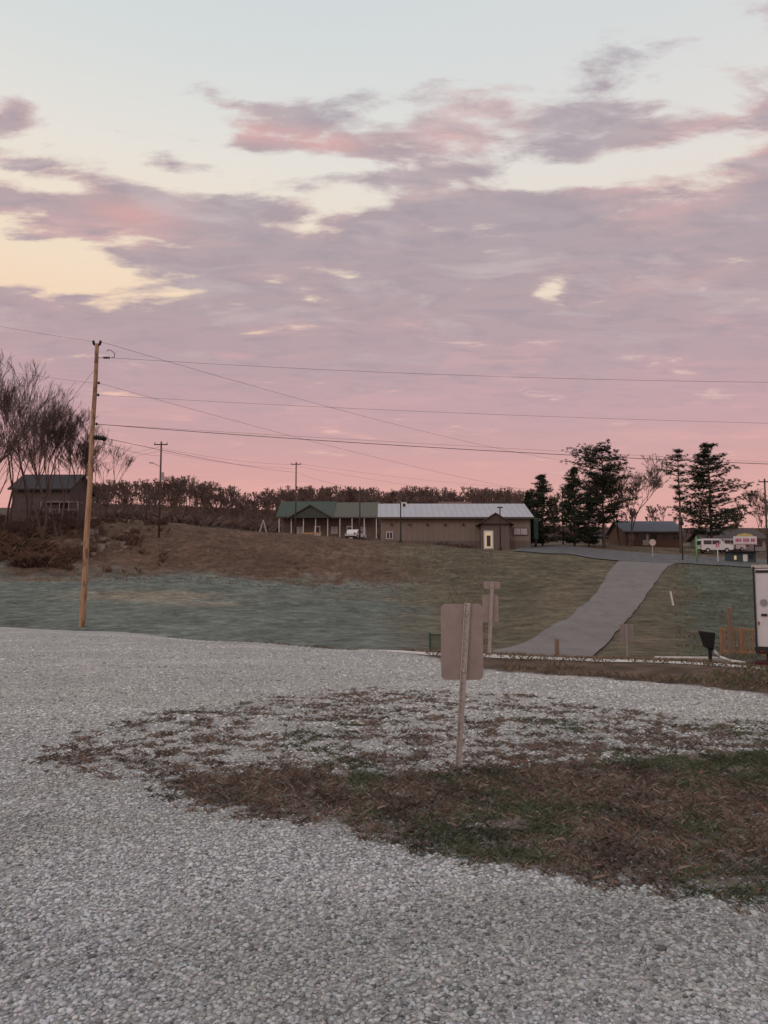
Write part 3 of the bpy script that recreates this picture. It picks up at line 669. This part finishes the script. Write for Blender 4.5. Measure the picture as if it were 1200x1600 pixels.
# ---------------- vehicles ----------------
def car(name,loc,rot,Ln,h,van,m):
    e=empty(name,loc,rot); wd=1.8; mb=MB()
    if van: body=[(0,.35),(Ln,.35),(Ln,.95),(Ln-.15,1.05),(Ln-1.1,1.2),(Ln-1.75,h-.05),(Ln-2.0,h),(.2,h),(.03,h-.2),(0,1.0)]
    else: body=[(0,.35),(Ln,.35),(Ln,.75),(Ln-.1,.85),(Ln-1.2,.95),(Ln-1.9,h-.08),(Ln-2.2,h),(1.1,h),(.5,1.0),(.05,.92),(0,.8)]
    mb.prof(body,-wd/2,wd/2,m); mb.obj('body',False,e,bevel=.06)
    mb=MB()
    for s_ in(-1,1):
        ya,yb=(s_*(wd/2+.005),s_*(wd/2+.02)); y_0,y_1=min(ya,yb),max(ya,yb)
        if van:
            for xa,xb in((.3,1.4),(1.5,2.5),(2.6,Ln-1.75)): mb.box(xa,xb,y_0,y_1,1.15,h-.25,M_glass)
        else:
            mb.prof([(1.0,.98),(Ln-1.45,.98),(Ln-2.05,h-.1),(1.25,h-.1)],y_0,y_1,M_glass)
    hx=Ln-1.1 if van else Ln-1.2; h0=1.22 if van else .97
    tx_=Ln-1.75 if van else Ln-1.9
    mb.add([(hx+.02,-.75,h0),(hx+.02,.75,h0),(tx_+.04,.68,h-.12),(tx_+.04,-.68,h-.12)],[(0,1,2,3)],M_glass)
    if van: mb.box(-.03,-.005,-.7,.7,1.1,h-.3,M_glass)
    mb.obj('windows',False,e)
    mb=MB()
    for x in(.85,Ln-.9):
        for y in(-.92,.72): mb.tube((x,y,.33),(x,y+.2,.33),.33,.33,M_rubber,18); mb.tube((x,y-.01,.33),(x,y+.21,.33),.19,.19,M_galv,12)
    mb.obj('wheels',False,e)
    mb=MB()
    for y in(-.85,.6): mb.box(Ln-.02,Ln+.03,y,y+.25,.65,.8,M_white); mb.box(-.04,0.0,y,y+.2,.7,1.0,M_red)
    mb.box(Ln-.02,Ln+.06,-.85,.85,.36,.5,M_dark); mb.box(-.06,0.02,-.85,.85,.36,.5,M_dark); mb.obj('lights_and_bumpers',False,e)
q=gp(1092,104); q.z+=.1; car('parked_van',q,0,4.4,1.95,True,M_white)
q=gp(1123,112); q.z+=.1; car('parked_van',q,.4,4.6,1.9,True,M_white)
q=gp(547,114); q.z+=.2; car('parked_car',q,1.2,4.4,1.5,False,M_white)
# ---------------- roadside shop sign ----------------
M_pink=mat('sign_pink',C(.5,.07,.17),.5,.05); M_yel=mat('sign_yellow',C(.6,.5,.2),.5,.05); M_lime=mat('lime_green',C(.15,.42,.12),.5,.1); M_teal=mat('teal_panel',C(.06,.09,.095),.6,.1)
q=gp(1147,84); e=empty('shop_sign',q); mb=MB(); z0=V(851,84)-q.z; z1=V(838,84)-q.z
mb.box(0,2.6,0,.15,z0,z1,M_white); mb.prof([(.3,z1+.002),(2.3,z1+.002),(2.0,z1+.25),(1.3,z1+.38),(.6,z1+.25)],.02,.12,M_yel); mb.obj('board',False,e)
mb=MB()
for x in(.15,2.35): mb.box(x,x+.1,.16,.26,-.3,z1,M_dark)
mb.obj('legs',False,e)
mb=MB(); xk=.18
for wdt in(.13,.13,.1,.13,0,.13,.1,.13,.13,0,.13,.13,.1):
    if wdt: mb.box(xk,xk+wdt,-.02,-.002,z0+.32,z1-.25,M_pink)
    xk+=.175
mb.obj('lettering',False,e)
mb=MB(); mb.box(.1,2.5,-.04,-.005,z0+.05,z0+.10,M_pink); mb.obj('border',False,e)
q=gp(1150,83); e=empty('food_stand',q+Vector((-.2,.8,0)),0); mb=MB(); mb.box(0,2.8,0,1.6,0,1.35,M_teal); mb.obj('counter',False,e)
mb=MB(); mb.box(.3,.55,-.05,-.004,.5,.95,M_lit); mb.box(1.3,1.8,-.05,-.004,.3,1.1,M_white); mb.box(2.0,2.5,-.05,-.004,.6,1.1,M_dark); mb.obj('menu_boards',False,e)
mb=MB(); mb.box(-.2,3.0,-.4,1.8,1.36,1.44,M_dark); mb.obj('canopy',False,e)
q=gp(1088,84); mb=MB(); mb.tube((0,0,0),(.0,0,2.9),.09,.08,M_lime,10); mb.tube((0,0,2.9),(0,0,3.1),.08,.02,M_lime,10); mb.obj('feather_flag',True,None,q)
q=gp(1121,84); mb=MB(); mb.tube((0,0,0),(0,0,2.2),.05,.05,M_white,8); mb.box(-.15,.15,-.03,.03,1.7,2.2,M_pink); mb.obj('banner_post',False,None,q)
q=gp(1066,86); mb=MB(); mb.tube((0,0,0),(0,0,5.2),.09,.07,M_dark,8); mb.box(-.2,.2,-.15,.15,4.2,4.6,M_dark); mb.obj('lamp_post',False,None,q)
def lamppost(u,v0,v1,Y,flag=False):
    q=P(u,v0,Y); g=H(q.x,Y); h=V(v1,Y)-g; mb=MB(); mb.tube((0,0,0),(0,0,h),.09,.07,M_dark,8); mb.tube((0,0,0),(0,0,.3),.2,.2,M_dark,10)
    if flag: mb.box(.07,.75,-.05,.05,h-.7,h-.05,M_white); mb.box(.3,.6,-.07,-.052,h-.6,h-.25,M_dark)
    else: mb.box(-.35,.35,-.12,.12,h-.05,h+.08,M_dark)
    mb.obj('hanging_banner' if flag else 'street_lamp',False,None,Vector((q.x,Y,g)))
lamppost(626,843,784,92,True); lamppost(782,856,793,92); lamppost(836,850,800,100)
mb=MB(); q=gp(838,99); mb.box(-.3,.3,0,.3,1.2,4.0,M_green); mb.box(-.15,.15,.05,.25,-.2,1.198,M_dark); mb.obj('pylon_sign',False,None,q,0,.04)
q=gp(411,100); mb=MB(); 
for dx in(-.5,.5):
    for dy in(-.5,.5): mb.tube((dx,dy,0),(0,0,1.8),.05,.05,M_galv,6)
mb.obj('swing_frame',False,None,q)
# ---------------- trees ----------------
def branch_segs(rng,h,lv,up=.35,nch=3,r0=.2,spread=.65,stem=.28,shr=.72,rr=.5,k0=1):
    segs=[]
    def rec(p,d,ln,r,k):
        q=p.copy(); dd=d.copy(); n=3
        for i in range(n):
            dd=(dd+Vector((rng.uniform(-1,1),rng.uniform(-1,1),rng.uniform(-.3,.9)*up))*.14).normalized()
            q2=q+dd*ln/n; ra=r*(1-.35*i/n); rb=r*(1-.35*(i+1)/n)
            segs.append((q,q2,ra,rb,k)); q=q2
            if k<lv and (i>0 or k==0) and k>=k0 and rng.random()<.85:
                sd=(dd+Vector((rng.uniform(-1,1),rng.uniform(-1,1),rng.uniform(-.2,.6)))*spread).normalized(); rec(q,sd,ln*shr*.8,rb*rr*.8,k+1)
        if k<lv:
            for c in range(nch):
                sd=(dd+Vector((rng.uniform(-1,1),rng.uniform(-1,1),rng.uniform(-.3,.7)))*spread).normalized()
                rec(q,sd,ln*shr*rng.uniform(.75,1.1),r*rr*rng.uniform(.85,1.25),k+1)
    rec(Vector((0,0,0)),Vector((0,0,1)),h*stem,r0,0)
    return segs
def segs_mesh(name,segs,m,rmin,loc=(0,0,0),n=4):
    P0=np.array([s[0][:] for s in segs])+np.array(loc); P1=np.array([s[1][:] for s in segs])+np.array(loc)
    R0=np.maximum([s[2] for s in segs],rmin); R1=np.maximum([s[3] for s in segs],rmin*.8)
    D=P1-P0; D/=np.linalg.norm(D,axis=1)[:,None]+1e-9
    A=np.cross(D,np.array([.3,.9,.2])); A/=np.linalg.norm(A,axis=1)[:,None]+1e-9; Bv=np.cross(D,A)
    v=np.zeros((len(segs),2*n,3))
    for i in range(n):
        c,s_=math.cos(2*math.pi*i/n),math.sin(2*math.pi*i/n)
        v[:,i]=P0+A*R0[:,None]*c+Bv*R0[:,None]*s_; v[:,n+i]=P1+A*R1[:,None]*c+Bv*R1[:,None]*s_
    f=np.array([(i,(i+1)%n,n+(i+1)%n,n+i) for i in range(n)])[None]+(np.arange(len(segs))*2*n)[:,None,None]
    return bigmesh(name,v.reshape(-1,3),f.reshape(-1,4),[m],None,False,4)
def hgt(segs): return max(s[1].z for s in segs)
def baretree(name,u,Y,vtop,seed,lv=5,m=M_twig,rmin=.015,nstem=1,spread=.65,lean=0,**kw):
    rng=random.Random(seed); g=gp(u,Y); h=V(vtop,Y)-g.z; segs=[]
    for s_ in range(nstem):
        ss=branch_segs(rng,h,lv,spread=spread,r0=.015*h/ (1+.3*(nstem-1)),**kw)
        k=h/hgt(ss)*(1 if s_==0 else rng.uniform(.7,1.0)); off=Vector((rng.uniform(-1,1),rng.uniform(-1,1),0))*.5*(nstem>1)
        lx,ly=rng.uniform(-lean,lean),rng.uniform(-lean,lean)
        def sh(p): p=p*k; return Vector((p.x+lx*p.z,p.y+ly*p.z,p.z))+off
        segs+=[(sh(a),sh(b_),c,d_,e_) for a,b_,c,d_,e_ in ss]
    return segs_mesh(name,segs,m,rmin,g,3)
M_tw2=mat('twig_brown',C(.13,.085,.07),.95,.2)
M_tw3=mat('twig_grey',C(.17,.125,.105),.95,.2)
for i,(u,Y,vt) in enumerate([(6,74,586),(46,76,582),(90,78,594),(122,80,626),(-38,70,596),(150,86,690),(-80,76,590),(66,72,650)]):
    baretree('bare_tree',u,Y,vt,100+i,6 if i<4 else 5,M_tw2 if i%2 else M_tw3,.010,3 if i<5 else 2,.42,.34,stem=.22,nch=2,shr=.77,up=.9)
baretree('bare_tree',985,112,713,42,6,M_tw3,.022,2,.75,.2,stem=.2,nch=2,shr=.76)
baretree('bare_tree',970,118,730,47,6,M_tw2,.022,2,.7,.15,stem=.2,nch=2,shr=.76)
baretree('bare_tree',905,130,752,43,5,M_tw3,.02,2,.7,.1,nch=2)
baretree('bare_tree',1188,125,765,44,6,M_tw3,.022,2,.6,.2,nch=2); baretree('bare_tree',1215,110,745,45,6,M_tw3,.022,2,.6,.2,nch=2)
baretree('bare_tree',1225,75,830,46,5,M_tw2,.014,3,.6,.3,nch=2)
# treeline
M_tl=mat('treeline_mat',C(.15,.105,.092),1,.35,.05)
vari=[]
for k in range(8):
    rng=random.Random(500+k); ss=branch_segs(rng,10,4,nch=3,r0=.09,spread=.55,stem=.40,up=.8,rr=.42,shr=.55,k0=0); kk=1/hgt(ss); vari.append([(a*kk,b_*kk,c*kk,d_*kk,e_) for a,b_,c,d_,e_ in ss])
P0l=[];P1l=[];R0l=[];R1l=[]
VA=[(np.array([s[0][:] for s in v]),np.array([s[1][:] for s in v]),np.array([s[2] for s in v]),np.array([s[3] for s in v])) for v in vari]
rng=random.Random(9)
env=[(110,748),(150,752),(200,753),(250,750),(290,744),(320,754),(350,760),(380,772),(430,764),(500,762),(600,764),(720,762),(800,764),(900,778),(1000,790),(1250,790)]
for k in range(520):
    u=rng.uniform(110,1250) if k>430 else rng.uniform(105,840); Y=rng.uniform(170,330)
    x=(u-600)/F*Y; gz=H(x,Y)
    vt=np.interp(u,[a for a,b_ in env],[b_ for a,b_ in env])+rng.uniform(-4,20)
    h=max(3,V(vt,Y)-gz); w_=min(h,13)*rng.uniform(.9,1.5)
    a=rng.random()*6.28; ca,sa=math.cos(a),math.sin(a); p0,p1,r0,r1=VA[k%8]
    sel=rs.rand(len(p0))<(.75 if Y>230 else .9)
    def tr(p): return np.stack([(p[:,0]*ca-p[:,1]*sa)*w_+x,(p[:,0]*sa+p[:,1]*ca)*w_+Y,p[:,2]*h+gz],1)
    P0l.append(tr(p0)[sel]);P1l.append(tr(p1)[sel]);R0l.append(r0[sel]*h);R1l.append(r1[sel]*h)
P0=np.concatenate(P0l);P1=np.concatenate(P1l);R0=np.maximum(np.concatenate(R0l),.045);R1=np.maximum(np.concatenate(R1l),.035)
print('treeline segs',len(P0))
D=P1-P0; D/=np.linalg.norm(D,axis=1)[:,None]+1e-9; A=np.cross(D,np.array([0.1,1,.05])); A/=np.linalg.norm(A,axis=1)[:,None]+1e-9
v=np.stack([P0-A*R0[:,None],P0+A*R0[:,None],P1+A*R1[:,None],P1-A*R1[:,None]],1).reshape(-1,3)
bigmesh('distant_treeline',v,np.arange(len(v)).reshape(-1,4),[M_tl],None,False,4)
N=90000; uu=rs.rand(N)*1200+60; Y=160+rs.rand(N)*220
X=(uu-600)/F*Y; Z=np.array([H(a,b_) for a,b_ in zip(X,Y)]); tone=rs.rand(N)
hh_=(.6+2.0*rs.rand(N)**1.5); hh_=np.where(uu>840,hh_*.6,hh_)
blades('distant_brush',X,Y,Z,hh_,.03+.06*rs.rand(N),np.stack([.10+.09*tone,.07+.06*tone,.06+.05*tone,np.ones(N)],1),1.0,1.0)
# brush on left bank
N=150000; uu=-150+rs.rand(N)*420; Y=66+rs.rand(N)*21
X=(uu-600)/F*Y; cl_=np.array([mn.noise((a*.25,b_*.25,31))+.5*mn.noise((a*.9,b_*.9,3))+.4*mn.noise((a*2.5,b_*2.5,13)) for a,b_ in zip(X,Y)])
keep=(cl_>.0+np.clip((uu-80)/150,0,1)*.6)
X,Y,cl_,uu=X[keep],Y[keep],cl_[keep],uu[keep]; Z=np.array([H(a,b_) for a,b_ in zip(X,Y)]); n=len(X); tone=rs.rand(n)
blades('bank_brush',X,Y,Z,(.12+.5*rs.rand(n)**1.5)*(.5+np.clip(cl_+.1,0,1)*1.1)*np.where(uu<80,1.6,.8),.006+.012*rs.rand(n),np.stack([.075+.15*tone,.047+.092*tone,.034+.064*tone,np.ones(n)],1),.7,1.0)
for i in range(22):
    u=random.uniform(-40,150); Y_=random.uniform(69,84); rng=random.Random(900+i); g=gp(u,Y_); segs=[]
    for s_ in range(7):
        ss=branch_segs(rng,2.2,4,spread=.7,r0=.02,nch=2,stem=.35); lx,ly=rng.uniform(-.7,.7),rng.uniform(-.7,.7)
        segs+=[(Vector((a.x+lx*a.z,a.y+ly*a.z,a.z)),Vector((b_.x+lx*b_.z,b_.y+ly*b_.z,b_.z)),c,d_,e_) for a,b_,c,d_,e_ in ss]
    segs_mesh('bare_shrub',segs,M_tw2,.007,g,3)
mb=MB(); M_rock=mat('rock_mat',C(.22,.17,.15),.95,.3,2,bump=.6)
for k in range(40):
    u=random.uniform(120,215); q=W(u,random.uniform(825,870),50); s_=random.uniform(.15,.5)
    mb.add([q+Vector(tuple(ico[i]*s_*random.uniform(.7,1.2))) for i in range(12)],[tuple(f) for f in icf],M_rock)
mb.obj('rocks')
def conifer(name,u,Y,vtop,wpx,seed,z0=.12,step=.45,style='full',K=15,nbr=(4,6)):
    rng=random.Random(seed); g=gp(u,Y); h=V(vtop,Y)-g.z; w=wpx*Y/F/2
    segs=[]; cent=[]; 
    q=Vector((0,0,0)); nseg=10
    for i in range(nseg):
        q2=Vector((rng.uniform(-.06,.06),rng.uniform(-.06,.06),h*(i+1)/nseg)); segs.append((q,q2,.014*h*(1-i/nseg)+.03,.014*h*(1-(i+1)/nseg)+.03,0)); q=q2
    z=h*z0
    while z<h*.98:
        zz_=(z/h-z0)/(1-z0)
        if style=='full': Lm=w*min(1,(1-zz_)**.75*1.15+.04)*(.75+.25*min(1,zz_*6))
        elif style=='round': Lm=w*math.sqrt(max(0,1-(abs(zz_-.5)/.62)**2.6))*(.85+.25*math.sin(zz_*11))+.3
        else: Lm=w*(.6+.5*math.sin(zz_*7+seed))*(1-zz_)**.3+.4
        nb=rng.randint(*nbr)
        for k in range(nb):
            a=rng.random()*6.28; ln=Lm*rng.uniform(.45,1.15); rise=rng.uniform(-.05,.35) if style!='full' else rng.uniform(-.05,.25)
            d=Vector((math.cos(a),math.sin(a),rise)); p0=Vector((0,0,z))
            p=p0; m_=5
            for j in range(m_):
                p1=p0+d*ln*(j+1)/m_+Vector((0,0,.10*ln*((j+1)/m_)**2)); segs.append((p,p1,.05*(1-j/m_)+.015,.05*(1-(j+1)/m_)+.015,1)); 
                if j>=1 or ln<1.2:
                    nc=2+int(ln)
                    for c in range(nc):
                        cent.append((p1+Vector((rng.gauss(0,.12*ln**.8+.1),rng.gauss(0,.12*ln**.8+.1),rng.gauss(.05,.10))),rng.random()))
                p=p1
        z+=step*rng.uniform(.7,1.3)
    o=segs_mesh('trunk',segs,M_bark,.015,(0,0,0),5)
    c=np.array([q[0][:] for q in cent]); tn=np.array([q[1] for q in cent])
    c=np.repeat(c,K,0); tn=np.repeat(tn,K); n=len(c)
    d=rs.randn(n,3)*np.array([1,1,.55]); d/=np.linalg.norm(d,axis=1)[:,None]
    ln=(.20+.25*rs.rand(n))[:,None]; sd=np.cross(d,rs.randn(n,3)); sd/=np.linalg.norm(sd,axis=1)[:,None]; sd*=.034
    v=np.stack([c-sd,c+sd,c+d*ln],1).reshape(-1,3); f=np.arange(n*3).reshape(-1,3)
    tt=(tn*.7+rs.rand(n)*.3)
    col=np.stack([.022+.04*tt,.032+.05*tt,.020+.024*tt,np.ones(n)],1)
    l=bigmesh('needles',v,f,[M_needle],np.repeat(col,3,0))
    e=empty(name,g); o.parent=e; l.parent=e
M_needle=attrmat('needle_mat',.8)
conifer('spruce_tree',848,104,742,72,1,.04,.36)
conifer('spruce_tree',826,106,768,36,11,.04,.4)
conifer('spruce_tree',898,106,728,64,2,.05,.38)
conifer('pine_tree',944,110,697,100,3,.24,.42,'round',18)
conifer('pine_tree',1064,104,700,56,4,.50,.75,'odd',10,(3,5))
conifer('pine_tree',1112,108,690,126,5,.16,.70,'full',20,(5,8))
conifer('spruce_tree',920,112,770,56,6,.06,.4)
# ---------------- world ----------------
w=bpy.data.worlds.new('World'); scene.world=w; w.use_nodes=True
t=NT(w.node_tree); bg=w.node_tree.nodes['Background']
tc=t.n.new('ShaderNodeTexCoord').outputs['Generated']
nm=t.n.new('ShaderNodeVectorMath'); nm.operation='NORMALIZE'; t.set(nm.inputs[0],tc)
sx=t.n.new('ShaderNodeSeparateXYZ'); t.set(sx.inputs[0],nm.outputs[0]); X,Y,Z=sx.outputs
z=t.M('MAXIMUM',Z,0.0); zd=t.M('ADD',z,.10)
q=t.comb(t.M('DIVIDE',X,zd),t.M('DIVIDE',Y,zd),0.0)
ax_=t.M('DIVIDE',X,t.M('MAXIMUM',Y,.05))
clear=t.ramp(z,[(0,lin(214,152,142)),(.13,lin(232,176,168)),(.25,lin(236,200,182)),(.34,lin(243,217,190)),(.42,lin(240,224,203)),(.50,lin(230,225,217)),(.58,lin(216,220,219)),(.68,lin(204,214,217)),(1,lin(160,182,200))])
right=t.step(ax_,-.3,.4)
clear=t.mix(t.M('MULTIPLY',right,.35),clear,lin(217,215,216))
wob_=t.M('MULTIPLY',t.M('SUBTRACT',t.noise(q,.9,3,.5),.5),.05)
ztl=t.M('ADD',t.M('SUBTRACT',z,t.M('MULTIPLY',ax_,.05)),wob_)
cov=t.ramp(ztl,[(0,1.0),(.3,1.0),(.38,1.0),(.43,.92),(.48,.80),(.53,.66),(.56,.48),(.585,.18),(.61,.0),(.655,.16),(.70,.45),(1,.6)])
def gauss(cx,sx_,cz,sz_):
    a=t.M('POWER',t.M('ABSOLUTE',t.M('DIVIDE',t.M('SUBTRACT',ax_,cx),sx_)),2.0)
    b_=t.M('POWER',t.M('ABSOLUTE',t.M('DIVIDE',t.M('SUBTRACT',z,cz),sz_)),2.0)
    return t.M('EXPONENT',t.M('MULTIPLY',t.M('ADD',a,b_),-1.0))
for (cx,sx_,cz,sz_,wt) in((-.56,.28,.366,.028,1.15),(-.50,.12,.445,.012,.55),(.235,.030,.362,.012,.6),(.26,.30,.478,.012,.5),(-.1,.2,.50,.010,.45),(.40,.04,.385,.010,.3),(-.33,.15,.47,.010,.4),(-.45,.25,.53,.02,.35)):
    cov=t.M('SUBTRACT',cov,t.M('MULTIPLY',gauss(cx,sx_,cz,sz_),wt))
qs=t.scalev(q,(.62,1.25,1))
n1=t.noise(qs,4.2,9,.58,.35); n2=t.noise(qs,10,6,.60,.3); n3=t.noise(t.comb(t.M('MULTIPLY',ax_,1.6),t.M('MULTIPLY',z,30),0.0),1.1,5,.58,.3)
nn=t.M('ADD',t.M('MULTIPLY',n1,.70),t.M('MULTIPLY',n2,.30))
s_=t.M('ADD',t.M('MULTIPLY',t.M('SUBTRACT',nn,.5),1.1),t.M('MULTIPLY',t.M('SUBTRACT',cov,.5),.40))
d=t.step(s_,-.02,.11)
cc=t.ramp(z,[(0,lin(208,154,148)),(.10,lin(222,168,160)),(.14,lin(212,164,162)),(.20,lin(196,161,166)),(.27,lin(183,158,166)),(.35,lin(174,156,164)),(.46,lin(170,158,166)),(.62,lin(186,178,182)),(1,lin(174,173,180))])
pk=t.ramp(z,[(.1,lin(233,174,162)),(.22,lin(209,167,170)),(.38,lin(194,164,168)),(.50,lin(218,175,172))])
thin=t.M('SUBTRACT',1.0,t.step(s_,.03,.20))
pf=t.M('MULTIPLY',t.M('ADD',t.M('MULTIPLY',thin,.6),t.M('MULTIPLY',t.step(n3,.46,.66),.7),clamp=True),t.step(t.noise(q,2.2,4,.5),.40,.64))
cc=t.mix(pf,cc,pk)
cc=t.mix(t.M('MULTIPLY',t.step(n2,.45,.68),t.M('MULTIPLY',t.step(z,.1,.4),.55)),cc,lin(154,143,155))
lt=t.M('MULTIPLY',t.step(t.noise(qs,5.0,7,.58,.5),.50,.70),t.step(z,.18,.42))
cc=t.mix(t.M('MULTIPLY',lt,.5),cc,lin(206,192,194))
spk=t.M('ADD',gauss(-.19,.07,.525,.012),t.M('ADD',gauss(-.08,.05,.52,.012),gauss(-.36,.07,.43,.014)))
cc=t.mix(t.M('MULTIPLY',spk,.6,0,True),cc,lin(228,168,163))
sky=t.mix(t.M('MULTIPLY',d,.93),clear,cc)
below=t.step(Z,-.02,.0); sky=t.mix(below,C(.12,.10,.09),sky)
t.set(bg.inputs[0],sky); bg.inputs[1].default_value=1.0
# ---------------- sun ----------------
sl=bpy.data.lights.new('sun','SUN'); sl.energy=.45; sl.angle=math.radians(20); sl.color=(1,.88,.80)
so=bpy.data.objects.new('sun',sl); so.rotation_euler=(math.radians(58),0,math.radians(-40)); scene.collection.objects.link(so)
# ---------------- camera ----------------
cd=bpy.data.cameras.new('camera'); cd.sensor_fit='VERTICAL'; cd.sensor_height=36; cd.lens=26; cd.clip_end=5000; cd.clip_start=.05
co=bpy.data.objects.new('camera',cd); co.location=(0,0,CH); co.rotation_euler=(math.radians(90)+PIT,0,0)
scene.collection.objects.link(co); scene.camera=co
